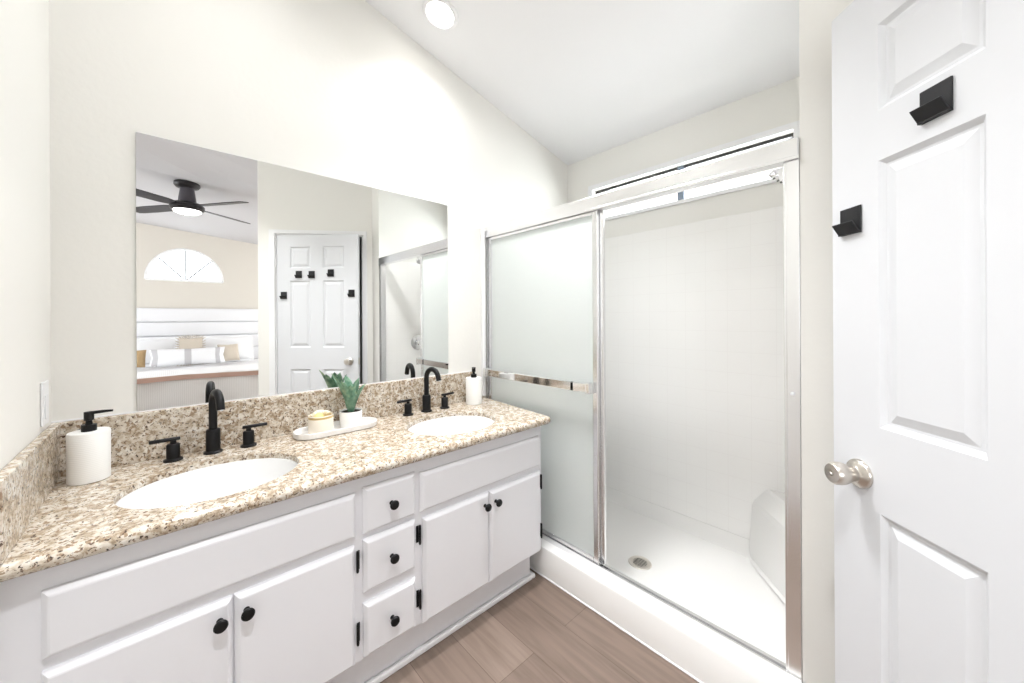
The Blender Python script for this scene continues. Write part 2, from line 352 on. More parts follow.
# door with casing (structure), ajar by ten degrees
HG = Vector((0.9864, -2.1323)); ED = Vector((1.5005, -1.5999)); ang = math.atan2(ED.y - HG.y, ED.x - HG.x); DL = 0.735; DT = 0.035; DH = 1.995
door = bpy.data.objects.new('door_1', None); COL.objects.link(door); ORG[door.name] = Vector((0, 0, 0)); door['kind'] = 'structure'
# local: x from hinge to latch, +y toward the room
bm = B()
cols = [(0.0, 0.119), (0.307, 0.419), (0.612, DL)]
zr = [0.012, 0.24, 0.815, 1.006, 1.598, 1.709, 1.900, DH + 0.008]
core = 0.010
box(bm, (0.002, -DT + core, zr[0]), (DL - 0.002, -core, zr[-1]))
for y0, y1 in ((-core, 0), (-DT, -DT + core)):
    for a, b in cols: box(bm, (a, y0, zr[0]), (b, y1, zr[-1]))
    for a, b in ((0.119, 0.307), (0.419, 0.612)):
        for z0, z1 in ((zr[0], zr[1]), (zr[2], zr[3]), (zr[4], zr[5]), (zr[6], zr[7])): box(bm, (a, y0, z0), (b, y1, z1))
def raised(bm, x0, x1, z0, z1, yf, s):
    """moulded panel: sloping sticking down to the field, then a raised centre"""
    pr = [(0.0, 0.0), (0.010, -0.0085), (0.016, -0.0085), (0.036, -0.002), (0.040, -0.002)]
    R = [[(x0 + i, yf + s * d, z0 + i), (x1 - i, yf + s * d, z0 + i), (x1 - i, yf + s * d, z1 - i), (x0 + i, yf + s * d, z1 - i)] for i, d in pr]
    V = [[bm.verts.new(p) for p in r] for r in R]
    for a, b in zip(V, V[1:]):
        for k in range(4): bm.faces.new([a[k], a[(k + 1) % 4], b[(k + 1) % 4], b[k]])
    bm.faces.new(V[-1])
for a, b in ((0.119, 0.307), (0.419, 0.612)):
    for z0, z1 in ((zr[1], zr[2]), (zr[3], zr[4]), (zr[5], zr[6])):
        raised(bm, a, b, z0, z1, 0, 1); raised(bm, a, b, z0, z1, -DT, -1)
slab = obj('door_slab', bm, door_m, door)
def knob_bm(s):
    bm = B(); m = Matrix.Rotation(-PI / 2 * s, 4, 'X')
    lathe(bm, (0.661, 0 if s > 0 else -DT, 0.885), [(0.0, 0), (0.033, 0), (0.033, 0.004), (0.030, 0.009), (0.022, 0.012), (0.018, 0.016), (0.0175, 0.024), (0.020, 0.030), (0.0245, 0.040), (0.0260, 0.050), (0.0250, 0.060), (0.021, 0.066), (0.008, 0.068), (0.008, 0.066), (0.0, 0.066)], 32, mtx=m); return bm
kn = obj('door_knob', knob_bm(1), nickel_m, door, smooth=True, label='satin nickel knob')
obj('thumb_turn', lathe(B(), (0.661, 0.066, 0.885), [(0, 0), (0.006, 0), (0.005, 0.006), (0, 0.006)], 12, mtx=Matrix.Rotation(-PI / 2, 4, 'X')), nickel_m, kn)
obj('door_knob', knob_bm(-1), nickel_m, door, smooth=True)
obj('latch_plate', bx((DL - 0.001, -0.030, 0.855), (DL + 0.0015, -0.006, 0.915)), nickel_m, door)
for z in (0.25, 1.0, 1.72): obj('hinge', lathe(B(), (-0.004, 0.006, z), [(0, 0), (0.006, 0), (0.006, 0.085), (0, 0.085)], 12), trim_m, door)
door.location = (HG.x, HG.y, 0); door.rotation_euler = (0, 0, ang)
# casing
def along(p, s, off=0.0): return p + dw * s - nb * off
bm = B(); cw, ct_ = 0.052, 0.014
def strip(bm, sa, sb, za, zb):
    a = A + dw * sa; b = A + dw * sb
    prism(bm, [tuple(a), tuple(b), tuple(b - nb * ct_), tuple(a - nb * ct_)], za, zb)
strip(bm, s0 - 0.034, s0 - 0.004, 0, 2.02); strip(bm, L_open + 0.008, L_open + 0.055, 0, 2.02); strip(bm, s0 - 0.034, L_open + 0.055, 2.02, 2.052)
struct('trim_1', bm, trim_m)
bm = B()
for sa, sb, za, zb in ((s0 - 0.004, s0 + 0.012, 0, 2.02), (L_open - 0.002, L_open + 0.012, 0, 2.02), (s0, L_open + 0.012, 2.006, 2.02)):
    a = A + dw * sa; b = A + dw * sb; prism(bm, [tuple(a), tuple(a + nb * 0.11), tuple(b + nb * 0.11), tuple(b)], za, zb)
struct('trim_2', bm, trim_m)
# white corner bead strip where the wall turns to the bedroom passage is part of the wall; baseboards
struct('baseboard_left', bx((0, -2.3, 0), (0.012, -0.50, 0.085), 0.003), trim_m)

# black adhesive hooks on the door
def make_hook(label):
    t = thing('adhesive_hook', (0, 0, 0), label, 'hook', 'black square hooks on the panel door')
    bm = bx((-0.028, 0, -0.032), (0.028, 0.004, 0.032), 0.0015); obj('hook_plate', bm, hook_m, t)
    bm = B(); t2 = Matrix.Translation((0, 0.005, -0.029)) @ Matrix.Rotation(math.radians(-34), 4, 'X')
    box(bm, (-0.028, 0.0, 0.0), (0.028, 0.0032, 0.030), 0.0012, mtx=t2)
    box(bm, (-0.028, 0.0, -0.032), (0.028, 0.009, -0.0285), 0.001)
    obj('hook_prong', bm, hook_m, t); return t
hooks = [(0.202, 1.652, 'square black hook on upper door rail, nearest the hinge side'), (0.320, 1.650, 'square black hook at the middle of the upper door rail'),
         (0.494, 1.662, 'square black hook on upper door rail, nearest the knob side'), (0.064, 1.468, 'square black hook set low on the hinge stile of the white door'), (0.680, 1.482, 'square black hook alone on the knob stile of the white door, above the knob')]
hk = None
for s, z, lb in hooks:
    if hk is None: hk = make_hook(lb); h_ = hk
    else: h_ = copy_tree(hk); h_['label'] = lb
    p = HG + Vector((math.cos(ang), math.sin(ang))) * s
    q = Vector((-math.sin(ang), math.cos(ang))) * 0.0006
    h_.location = (p.x + q.x, p.y + q.y, z); h_.rotation_euler = (0, 0, ang)

# light switch on the left wall
t = thing('light_switch', (0.0005, -0.10, 1.0), 'white rocker light switch plate on the left wall beside the mirror', 'switch')
obj('switch_plate', bx((0.0005, -0.137, 0.965), (0.0055, -0.065, 1.085), 0.002), trim_m, t)
obj('rocker', bx((0.0055, -0.118, 0.982), (0.008, -0.084, 1.048), 0.0015), trim_m, t)

# recessed lights over the vanity, then two added fill lights out of view
for i, (x, y) in enumerate(CANS_AND_FILLS):
    lb = ['round recessed ceiling light above the right sink', 'round recessed ceiling light above the left sink', 'added wide round fill light, out of view above the middle of the floor', 'added round fill light, out of view over the entry beside the white door'][i]
    t = thing('recessed_or_fill_light', (x, y, zbath(x)), lb, 'ceiling light', 'recessed ceiling lights')
    k_ = 1.9 if i == 2 else 1
    tilt = Matrix.Rotation(math.atan(SLOPE), 4, 'Y')
    obj('trim_ring', lathe(B(), (x, y, zbath(x) - 0.001), [(k_ * 0.062, -0.004), (k_ * 0.066, -0.010), (k_ * 0.080, -0.006), (k_ * 0.084, 0.0), (k_ * 0.062, 0.0)], 40, mtx=tilt), trim_m, t, smooth=True)
    obj('lamp_lens', lathe(B(), (x, y, zbath(x) - 0.001), [(0, -0.005), (k_ * 0.061, -0.005), (k_ * 0.061, -0.001), (0, -0.001)], 40, mtx=tilt), lens_m, t)

# ---------------------------------------------------------------- shower
CX, CZ = 1.593, 0.142
SFZ = 0.03
bm = B()   # pan: cross-section along y with curb, plus coved floor
prof = [(CX, 0.0), (CX, CZ - 0.014), (CX + 0.004, CZ - 0.004), (CX + 0.014, CZ), (1.685, CZ - 0.002), (1.698, CZ - 0.006), (1.706, CZ - 0.02), (1.712, 0.07), (1.722, 0.045), (1.745, 0.036), (2.0, SFZ - 0.004), (2.36, 0.036), (2.40, 0.045), (2.415, 0.07), (2.421, 0.125), (2.431, 0.125), (2.431, 0.0)]
prv = None
for y in (-1.5108, -0.001):
    c = [bm.verts.new((x, y, z)) for x, z in prof]
    if prv:
        for k in range(len(c)): bm.faces.new([prv[k], prv[(k + 1) % len(c)], c[(k + 1) % len(c)], c[k]])
        bm.faces.new(c)
    else: bm.faces.new(c[::-1])
    prv = c
box(bm, (1.716, -0.0205, 0.045), (2.4305, -0.0015, 0.125), 0.003); box(bm, (1.716, -1.5085, 0.045), (2.4305, -1.489, 0.125), 0.003)
pan = tag(obj('shower_pan', bm, acryl_m, smooth=True, origin=(2.0, -0.75, 0)), 'white moulded shower pan with raised curb along the wood floor', 'shower pan')
obj('caulk_line', tube(B(), [(CX - 0.001, -1.5, 0.004), (CX - 0.001, -0.6, 0.004), (CX - 0.001, -0.01, 0.004)], 0.004, 6), trim_m, pan)
t = thing('floor_drain', (1.99, -0.80, 0.028), 'round metal drain with slotted grate in the shower pan', 'drain')
obj('drain_ring', lathe(B(), (1.99, -0.80, 0.027), [(0.034, 0.0), (0.034, 0.004), (0.038, 0.006), (0.052, 0.005), (0.056, 0.0)], 36), drain_m, t, smooth=True)
obj('drain_well', lathe(B(), (1.99, -0.80, 0.0265), [(0, 0), (0.035, 0), (0.035, 0.0015), (0, 0.0015)], 24), dark_m, t)
bm = B()
for k in range(-3, 4):
    h = math.sqrt(0.035 ** 2 - (k * 0.0095) ** 2); box(bm, (1.99 + k * 0.0095 - 0.0014, -0.80 - h, 0.029), (1.99 + k * 0.0095 + 0.0014, -0.80 + h, 0.032))
    if abs(k) < 3: box(bm, (1.99 - h, -0.80 + k * 0.0135 - 0.0014, 0.029), (1.99 + h, -0.80 + k * 0.0135 + 0.0014, 0.032))
obj('grate', bm, drain_m, t)
TZ = 1.785
sur = thing('shower_surround', (2.4, -0.75, 0.12), 'glossy white square-tiled surround lining the shower walls', 'shower surround')
obj('tile_panel', bx((2.421, -1.500, 0.1255), (XW - 0.001, -0.011, TZ), 0.002), tile_yz, sur, origin=(2.42, -1.5, 0.1))
obj('tile_panel', bx((1.700, -0.011, 0.1255), (2.431, -0.001, TZ), 0.002), tile_xz, sur, origin=(1.70, 0, 0.1))
obj('tile_panel', bx((1.700, YJ + 0.001, 0.1255), (2.431, YJ + 0.011, TZ), 0.002), tile_xz, sur, origin=(1.70, -1.5, 0.1))
# corner seat
def seat_ring(z, i, bevel=0.0):
    return [(2.419 , -1.175 - i, z), (2.419, -1.498, z), (2.05 + i, -1.498, z)]
bm = rings_bm([seat_ring(0.04, -0.035), seat_ring(0.05, -0.015), seat_ring(0.27, 0.0), seat_ring(0.31, 0.002), seat_ring(0.335, 0.012), seat_ring(0.40, 0.06), seat_ring(0.41, 0.075)])
tag(obj('corner_bench', bm, acryl_m), 'white moulded corner seat inside the shower', 'seat')
# shower head and valve on the end wall
t = thing('shower_sprayer', (2.03, YJ + 0.012, 1.80), 'chrome shower head on a curved arm high in the shower', 'shower head')
sxx = 1.985
obj('arm', tube(B(), [(sxx, YJ + 0.012, 1.86), (sxx, YJ + 0.04, 1.862), (sxx, YJ + 0.07, 1.850), (sxx, YJ + 0.10, 1.822)], 0.010), chrome_m, t, smooth=True)
obj('escutcheon', lathe(B(), (sxx, YJ + 0.012, 1.86), [(0, 0), (0.028, 0), (0.024, 0.006), (0.011, 0.01), (0, 0.01)], 24, mtx=Matrix.Rotation(-PI / 2, 4, 'X')), chrome_m, t, smooth=True)
hm = Matrix.Rotation(math.radians(-140), 4, 'X')
obj('spray_head', lathe(B(), (sxx, YJ + 0.098, 1.824), [(0, 0), (0.013, 0), (0.016, 0.012), (0.032, 0.030), (0.036, 0.045), (0.034, 0.052), (0, 0.052)], 28, mtx=hm), chrome_m, t, smooth=True)
bm = B()
for k in range(8):
    a = k * PI / 4; p = hm @ Vector((0.022 * math.cos(a), 0.022 * math.sin(a), 0.0525)); lathe(bm, Vector((sxx, YJ + 0.098, 1.824)) + p, [(0, 0), (0.003, 0), (0.002, 0.003), (0, 0.003)], 8, mtx=hm)
obj('nozzles', bm, dark_m, t)
t = thing('shower_valve', (2.02, YJ + 0.012, 1.02), 'round chrome shower valve on the tiled end wall', 'valve')
mY = Matrix.Rotation(-PI / 2, 4, 'X')
obj('valve_plate', lathe(B(), (2.02, YJ + 0.012, 1.03), [(0, 0), (0.07, 0), (0.068, 0.005), (0.055, 0.010), (0.03, 0.014), (0, 0.014)], 36, mtx=mY), chrome_m, t, smooth=True)
obj('valve_handle', lathe(B(), (2.02, YJ + 0.024, 1.03), [(0, 0), (0.02, 0), (0.02, 0.02), (0.032, 0.026), (0.034, 0.05), (0.028, 0.058), (0, 0.06)], 24, mtx=mY), chrome_m, t, smooth=True)

# sliding enclosure
enc = thing('shower_enclosure', (1.66, -0.75, CZ), 'aluminium framed sliding shower enclosure with obscure glass', 'shower door')
HZ0, HZ1 = 1.733, 1.795
bm = B(); box(bm, (XS - 0.006, YJ + 0.001, HZ0), (XS + 0.052, -0.002, HZ1), 0.004); box(bm, (XS - 0.010, YJ + 0.001, HZ0 - 0.004), (XS - 0.004, -0.002, HZ0 + 0.006), 0.001)
obj('header_rail', bm, alum_m, enc)
bm = B(); box(bm, (XS + 0.0005, YJ + 0.001, CZ - 0.002), (XS + 0.045, YJ + 0.036, HZ0), 0.002); box(bm, (XS + 0.002, YJ + 0.030, CZ - 0.002), (XS + 0.03, YJ + 0.042, HZ0), 0.001)
obj('jamb', bm, alum_m, enc)
bm = B(); box(bm, (XS, -0.022, CZ - 0.002), (XS + 0.045, -0.002, HZ0), 0.003); obj('jamb', bm, alum_m, enc)
bm = B(); box(bm, (XS - 0.004, YJ + 0.001, CZ - 0.003), (XS + 0.048, -0.002, CZ + 0.008), 0.002); box(bm, (XS - 0.004, YJ + 0.001, CZ + 0.005), (XS + 0.002, -0.002, CZ + 0.022), 0.001); box(bm, (XS + 0.020, YJ + 0.001, CZ + 0.005), (XS + 0.025, -0.002, CZ + 0.018), 0.001)
obj('bottom_track', bm, chrome_m, enc)
def slider(x, y0, y1, bar):
    f = B(); z0, z1, sw, d = CZ + 0.012, HZ0 + 0.002, 0.026, 0.009
    box(f, (x - d, y0, z0), (x + d, y0 + sw, z1), 0.003); box(f, (x - d, y1 - sw, z0), (x + d, y1, z1), 0.003)
    box(f, (x - d, y0 + sw, z0), (x + d, y1 - sw, z0 + 0.03), 0.002); box(f, (x - d, y0 + sw, z1 - 0.022), (x + d, y1 - sw, z1), 0.002)
    fr = obj('door_panel_frame', f, alum_m, enc)
    obj('obscure_pane', bx((x - 0.0022, y0 + sw - 0.004, z0 + 0.026), (x + 0.0022, y1 - sw + 0.004, z1 - 0.018)), fg_m, fr)
    if bar:
        b = B(); box(b, (x - 0.052, y0 + 0.10, 0.923), (x - 0.040, y1 - 0.02, 0.963), 0.003)
        for yy in (y0 + 0.012, y1 - 0.03): box(b, (x - 0.055, yy, 0.919), (x - d, yy + 0.022, 0.967), 0.003)
        box(b, (x - 0.052, y0 + 0.02, 0.923), (x - 0.040, y0 + 0.12, 0.963), 0.003)
        obj('towel_bar', b, chrome_m, fr)
    return fr
slider(XS + 0.012, -0.786, -0.024, True)
slider(XS + 0.033, -0.804, -0.030, False)
obj('bumper', lathe(B(), (XS - 0.004, YJ + 0.02, 1.02), [(0, 0), (0.005, 0), (0.005, 0.005), (0, 0.006)], 10, mtx=Matrix.Rotation(-PI / 2, 4, 'Y')), trim_m, enc)
tag(obj('corner_filler', bx((XS - 0.034, -0.020, 0.80), (XS - 0.0115, -0.001, HZ1 - 0.02), 0.003), trim_m), 'narrow white filler strip on the wall beside the shower frame', 'trim strip')

# ---------------------------------------------------------------- vanity
CTZ, CTT, CYF = 0.79, 0.034, -0.578
XR_F, XR_B = 1.595, 1.647
SINKS = [(0.362, -0.340, 0.212, 0.172), (1.192, -0.337, 0.204, 0.168)]
FY = -0.532; CB = 0.160; CXR = 1.556
van = thing('vanity_cabinet', (0.77, -0.27, 0), 'white painted double vanity cabinet with raised toe base', 'cabinet')
bm = B(); box(bm, (0.002, FY, CB), (CXR, FY + 0.006, CTZ - CTT - 0.001)); box(bm, (CXR - 0.018, FY + 0.006, CB), (CXR, -0.004, CTZ - CTT - 0.001)); box(bm, (0.002, FY + 0.006, CB), (0.02, -0.004, CTZ - CTT - 0.001))
box(bm, (0.02, FY + 0.006, CB), (CXR - 0.018, -0.004, CB + 0.018)); box(bm, (0.02, -0.012, CB + 0.018), (CXR - 0.018, -0.004, CTZ - CTT - 0.001))
obj('cabinet_body', bm, cab_m, van)
bm = B(); box(bm, (0.002, -0.470, 0.0), (CXR - 0.014, -0.01, CB - 0.0005), 0.001); obj('toe_base', bm, cab_m, van)
bm = B(); box(bm, (0.002, -0.490, 0.001), (CXR - 0.0135, -0.4702, 0.022), 0.005); box(bm, (CXR - 0.0138, -0.490, 0.001), (CXR + 0.004, -0.02, 0.022), 0.005); obj('shoe_moulding', bm, trim_m, van)
def front(name, x0, x1, z0, z1):
    e = 0.012; t = 0.018
    R = [[(x0, FY, z0), (x1, FY, z0), (x1, FY, z1), (x0, FY, z1)], [(x0, FY - 0.006, z0), (x1, FY - 0.006, z0), (x1, FY - 0.006, z1), (x0, FY - 0.006, z1)]]
    for i, y in ((0.0008, 0.0085), (0.009, 0.0165), (0.0125, t)):
        R.append([(x0 + i, FY - y, z0 + i), (x1 - i, FY - y, z0 + i), (x1 - i, FY - y, z1 - i), (x0 + i, FY - y, z1 - i)])
    return obj(name, rings_bm(R), cab_m, van)
def knob(parent, x, z):
    bm = lathe(B(), (x, FY - 0.018, z), [(0, 0), (0.0075, 0), (0.0065, 0.004), (0.0055, 0.012), (0.008, 0.016), (0.0145, 0.020), (0.0155, 0.024), (0.0135, 0.028), (0.008, 0.030), (0, 0.0305)], 24, 'Y')
    obj('knob', bm, black_m, parent, smooth=True)
def hinge(parent, x, z, s):
    b = B(); lathe(b, (x, FY - 0.012, z - 0.035), [(0, 0), (0.0035, 0.001), (0.0045, 0.006), (0.0045, 0.064), (0.0035, 0.069), (0, 0.07)], 10)
    box(b, (x - 0.0 if s > 0 else x - 0.010, FY - 0.003, z - 0.030), (x + 0.010 if s > 0 else x, FY - 0.0005, z + 0.030), 0.001)
    obj('hinge', b, black_m, parent)
front('false_front', 0.062, 0.690, 0.563, 0.703)
front('false_front', 0.916, 1.535, 0.563, 0.703)
d = front('door', 0.062, 0.3755, CB + 0.002, 0.537); knob(d, 0.348, 0.492)
d = front('door', 0.379, 0.686, CB + 0.002, 0.537); knob(d, 0.404, 0.492); hinge(d, 0.694, 0.485, 1); hinge(d, 0.694, 0.255, 1)
d = front('door', 0.926, 1.230, CB + 0.002, 0.537); knob(d, 1.203, 0.492); hinge(d, 0.913, 0.485, -1); hinge(d, 0.913, 0.255, -1)
d = front('door', 1.2335, 1.541, CB + 0.002, 0.537); knob(d, 1.260, 0.492); hinge(d, 1.546, 0.485, 1); hinge(d, 1.546, 0.255, 1)
for z0, z1 in ((0.563, 0.713), (0.375, 0.545), (0.168, 0.340)):
    d = front('drawer', 0.713, 0.896, z0, z1); knob(d, 0.805, (z0 + z1) / 2)

def outline(i, z):
    """counter outline inset by i at front and right"""
    pts = [(0.002, -0.002, z), (0.002, CYF + i, z)]
    rr = 0.03; cx, cy = XR_F - rr, CYF + rr
    for k in range(0, 7):
        a = -PI / 2 + k * PI / 2 / 6; pts.append((cx + (rr - i) * math.cos(a), cy + (rr - i) * math.sin(a), z))
    pts.append((XR_B - i, -0.002, z)); return pts
bm = B(); nr = 8
rings = []
for k in range(nr + 1):
    a = PI / 2 - PI * k / nr; rings.append(outline(0.017 * (1 - math.cos(a)), CTZ - CTT / 2 + CTT / 2 * math.sin(a)))
V = [[bm.verts.new(p) for p in r] for r in rings]; n = len(V[0])
for a, b in zip(V, V[1:]):
    for k in range(n): bm.faces.new([a[k], b[k], b[(k + 1) % n], a[(k + 1) % n]])
def cap(bm, loop, z):
    edges = []
    for k in range(len(loop)):
        e = bm.edges.get((loop[k], loop[(k + 1) % len(loop)])); edges.append(e)
    el = []
    for (sx_, sy_, ra, rb) in SINKS:
        L = [bm.verts.new((sx_ + ra * math.cos(2 * PI * k / 64), sy_ + rb * math.sin(2 * PI * k / 64), z)) for k in range(64)]
        for k in range(64): edges.append(bm.edges.new((L[k], L[(k + 1) % 64])))
        el.append(L)
    bmesh.ops.triangle_fill(bm, use_beauty=True, use_dissolve=False, edges=edges)
    return el
top = cap(bm, V[0], CTZ); bot = cap(bm, V[-1], CTZ - CTT)
for a, b in zip(top, bot):
    for k in range(64): bm.faces.new([a[k], b[k], b[(k + 1) % 64], a[(k + 1) % 64]])
counter = tag(obj('countertop', bm, gr_m, origin=(0, 0, CTZ)), 'beige speckled granite countertop with two oval sink cutouts', 'countertop')
BSZ = 0.950
obj('backsplash', bx((0.001, -0.022, CTZ), (1.552, -0.001, BSZ), 0.0025), gr_m, counter)
obj('side_splash', bx((0.001, -0.572, CTZ), (0.021, -0.022, BSZ), 0.0025), gr_m, counter)
obj('caulk_line', bx((0.001, -0.006, BSZ), (1.552, -0.001, BSZ + 0.004)), trim_m, counter)
for i, (sx_, sy_, ra, rb) in enumerate(SINKS):
    t = thing('sink', (sx_, sy_, 0.60), ['white oval undermount sink nearest the left wall', 'white oval undermount sink at the shower end of the counter'][i], 'sink', 'undermount vanity sinks')
    q = rb / ra
    prof = [(0, 0), (ra - 0.001, CTZ - 0.017), (ra - 0.006, CTZ - 0.017), (ra - 0.008, CTZ - 0.022), (ra * 0.95, CTZ - 0.075), (ra * 0.86, CTZ - 0.115), (ra * 0.68, CTZ - 0.145), (ra * 0.40, CTZ - 0.160), (0.024, CTZ - 0.166),
            (0.0, CTZ - 0.166)]
    out = [(0.0, CTZ - 0.176), (0.03, CTZ - 0.176), (ra * 0.42, CTZ - 0.170), (ra * 0.72, CTZ - 0.153), (ra * 0.90, CTZ - 0.12), (ra - 0.004, CTZ - 0.07)]
    bm = B(); lathe(bm, (sx_, sy_, 0), out + prof[1:], 64, sx=1, sy=q); bmesh.ops.remove_doubles(bm, verts=bm.verts, dist=1e-5)
    obj('bowl', bm, ceramic_m, t, smooth=True)
    obj('pop_up_drain', lathe(B(), (sx_, sy_, CTZ - 0.166), [(0, 0.001), (0.023, 0.001), (0.022, 0.004), (0.012, 0.008), (0, 0.009)], 24), chrome_m, t, smooth=True)

# faucets
def faucet(x, label, yaw, h1, h2):
    t = thing('faucet', (x, -0.075, CTZ), label, 'faucet', 'matte black widespread faucets')
    y = -0.075; z = CTZ + 0.0005
    bm = lathe(B(), (x, y, z), [(0, 0), (0.027, 0), (0.027, 0.005), (0.0205, 0.009), (0.0205, 0.078), (0.018, 0.082), (0.0125, 0.083), (0, 0.083)], 32)
    dx, dy = math.sin(yaw), -math.cos(yaw); pts = []
    R = 0.046; zt = z + 0.168
    for k in range(5): pts.append((x, y, z + 0.08 + (zt - z - 0.08) * k / 4))
    for k in range(1, 15):
        a = PI * k / 14 * 0.94; pts.append((x + dx * R * (1 - math.cos(a)), y + dy * R * (1 - math.cos(a)), zt + R * math.sin(a)))
    l = Vector(pts[-1]); dd = (l - Vector(pts[-2])).normalized(); pts.append(tuple(l + dd * 0.016))
    tube(bm, pts, 0.0122, 16)
    sp = obj('spout', bm, black_m, t, smooth=True)
    obj('aerator', lathe(B(), pts[-1], [(0, -0.001), (0.0092, -0.001), (0.0092, 0.003), (0, 0.003)], 16), chrome_m, sp)
    for hx_, s, rz in h1, h2:
        hb = lathe(B(), (hx_, y - 0.003, z), [(0, 0), (0.025, 0), (0.025, 0.005), (0.0175, 0.009), (0.0175, 0.052), (0.015, 0.055), (0.008, 0.056), (0.008, 0.066), (0, 0.066)], 28)
        m = Matrix.Translation((hx_, y - 0.003, z + 0.070)) @ Matrix.Rotation(rz, 4, 'Z')
        a, b = (-0.018, 0.058) if s > 0 else (-0.058, 0.018)
        lt = B(); tube(lt, [(a, 0, 0), (a + 0.002, 0, 0), (b - 0.002, 0, 0), (b, 0, 0)], [0.0045, 0.006, 0.006, 0.0045], 12); bmesh.ops.transform(lt, matrix=m, verts=lt.verts); merge(hb, lt)
        obj('handle', hb, black_m, t, smooth=True)
    return t
faucet(0.372, 'matte black arched faucet with two levers behind the left sink', math.radians(8), (0.268, -1, math.radians(0)), (0.474, 1, math.radians(0)))
faucet(1.212, 'matte black arched faucet with two levers behind the right sink', math.radians(8), (1.110, -1, math.radians(4)), (1.316, 1, math.radians(4)))

# soap dispensers
def dispenser(x, y, label, rz):
    t = thing('soap_dispenser', (x, y, CTZ + 0.0005), label, 'soap dispenser', 'white soap dispensers with black pumps')
    z = CTZ + 0.0005
    obj('bottle', lathe(B(), (x, y, z), [(0, 0), (0.041, 0), (0.0435, 0.002), (0.044, 0.138), (0.0425, 0.142), (0.012, 0.1425), (0, 0.1425)], 48), ribbed_m, t, smooth=True)
    pm = B(); lathe(pm, (x, y, z + 0.1425), [(0, 0), (0.016, 0), (0.016, 0.018), (0.008, 0.019), (0.0065, 0.030), (0.0105, 0.031), (0.0105, 0.055), (0, 0.056)], 24)
    m = Matrix.Translation((x, y, z + 0.1935)) @ Matrix.Rotation(rz, 4, 'Z')
    nb_ = B(); tube(nb_, [(0, 0, 0), (0.030, 0, 0.002), (0.050, 0, 0.002)], [0.005, 0.0042, 0.003], 10); bmesh.ops.transform(nb_, matrix=m, verts=nb_.verts); merge(pm, nb_)
    obj('pump', pm, black_m, t, smooth=True)
dispenser(0.086, -0.112, 'white round soap dispenser with black pump in the left counter corner', math.radians(-12))
dispenser(1.488, -0.100, 'white round soap dispenser with black pump at the shower end of the counter', math.radians(-135))

# tray with candle and plant
TX, TY, TL, TWd = 0.775, -0.108, 0.325, 0.132
def stadium(L, w, z, n=16):
    r_ = w / 2; a = L / 2 - r_; P = []
    for k in range(n + 1): t_ = -PI / 2 + PI * k / n; P.append((TX + a + r_ * math.cos(t_), TY + r_ * math.sin(t_), z))
    for k in range(n + 1): t_ = PI / 2 + PI * k / n; P.append((TX - a + r_ * math.cos(t_), TY + r_ * math.sin(t_), z))
    return P
z = CTZ + 0.0005
bm = rings_bm([stadium(TL - 0.012, TWd - 0.012, z), stadium(TL - 0.002, TWd - 0.002, z + 0.004), stadium(TL, TWd, z + 0.022), stadium(TL - 0.003, TWd - 0.003, z + 0.0235), stadium(TL - 0.008, TWd - 0.008, z + 0.022), stadium(TL - 0.014, TWd - 0.014, z + 0.007), stadium(TL - 0.02, TWd - 0.02, z + 0.006)])
tag(obj('vanity_tray', bm, tray_m), 'white pill-shaped tray on the counter between the two sinks', 'tray')
zt = z + 0.0065
t = thing('candle_jar', (0.712, -0.108, zt), 'cream candle jar with gilt rim topped by a shell on the white tray', 'candle')
cj = obj('jar', lathe(B(), (0.712, -0.108, zt), [(0, 0), (0.043, 0), (0.046, 0.003), (0.046, 0.070), (0.0445, 0.072), (0.043, 0.070), (0.043, 0.060), (0, 0.060)], 40), wax_m, t, smooth=True)
obj('gilt_rim', lathe(B(), (0.712, -0.108, zt + 0.060), [(0.0462, 0), (0.0466, 0.002), (0.0466, 0.006), (0.0462, 0.008)], 40), gold_m, t, smooth=True)
t = thing('seashell', (0.715, -0.108, zt + 0.0605), 'small yellow and white seashell lying on the candle jar', 'shell')
bm = B()
for k, (ox, oy, oz, r_, l_, rz) in enumerate([(-0.006, 0, 0.010, 0.017, 0.062, 0.2), (0.022, 0.008, 0.007, 0.011, 0.036, -0.5)]):
    ribs = []; n_ = 12
    for i in range(n_ + 1):
        u_ = i / n_; ribs.append(((u_ - 0.5) * l_, r_ * math.sin(PI * min(1, u_ * 1.05 + 0.02)) ** 0.7 * (1.05 - 0.45 * u_) * (1 + 0.10 * math.cos(i * PI))+0.0008))
    tb = B(); tube(tb, [(a_, 0, 0) for a_, _ in ribs], [b_ for _, b_ in ribs], 14)
    bmesh.ops.transform(tb, matrix=Matrix.Translation((0.712 + ox, -0.108 + oy, zt + 0.067 + oz)) @ Matrix.Rotation(rz, 4, 'Z') @ Matrix.Rotation(-0.18, 4, 'Y'), verts=tb.verts); merge(bm, tb)
sh_y = mat('yellow_shell', (0.72, 0.60, 0.25), 0.45)
obj('shell_body', bm, shell_m, t, smooth=True)
obj('coral_bit', (lambda bm: [lathe(bm, (0.700, -0.124, zt + 0.0605), [(0, 0), (0.013, 0.001), (0.015, 0.009), (0.009, 0.020), (0, 0.024)], 12, sx=1.4), bm][-1])(B()), sh_y, t, smooth=True, label='yellow shell bit')
t = thing('potted_succulent', (0.832, -0.104, zt), 'green paddle-leaved succulent in a small white pot on the tray', 'plant')
px_, py_ = 0.832, -0.104
obj('pot', lathe(B(), (px_, py_, zt), [(0, 0), (0.041, 0), (0.043, 0.002), (0.0455, 0.066), (0.0445, 0.068), (0.042, 0.066), (0.0415, 0.058), (0, 0.058)], 40), ribbed_m, t, smooth=True)
obj('soil', lathe(B(), (px_, py_, zt + 0.0582), [(0, 0), (0.0412, 0), (0.039, 0.004), (0, 0.006)], 24), soil_m, t, smooth=True)
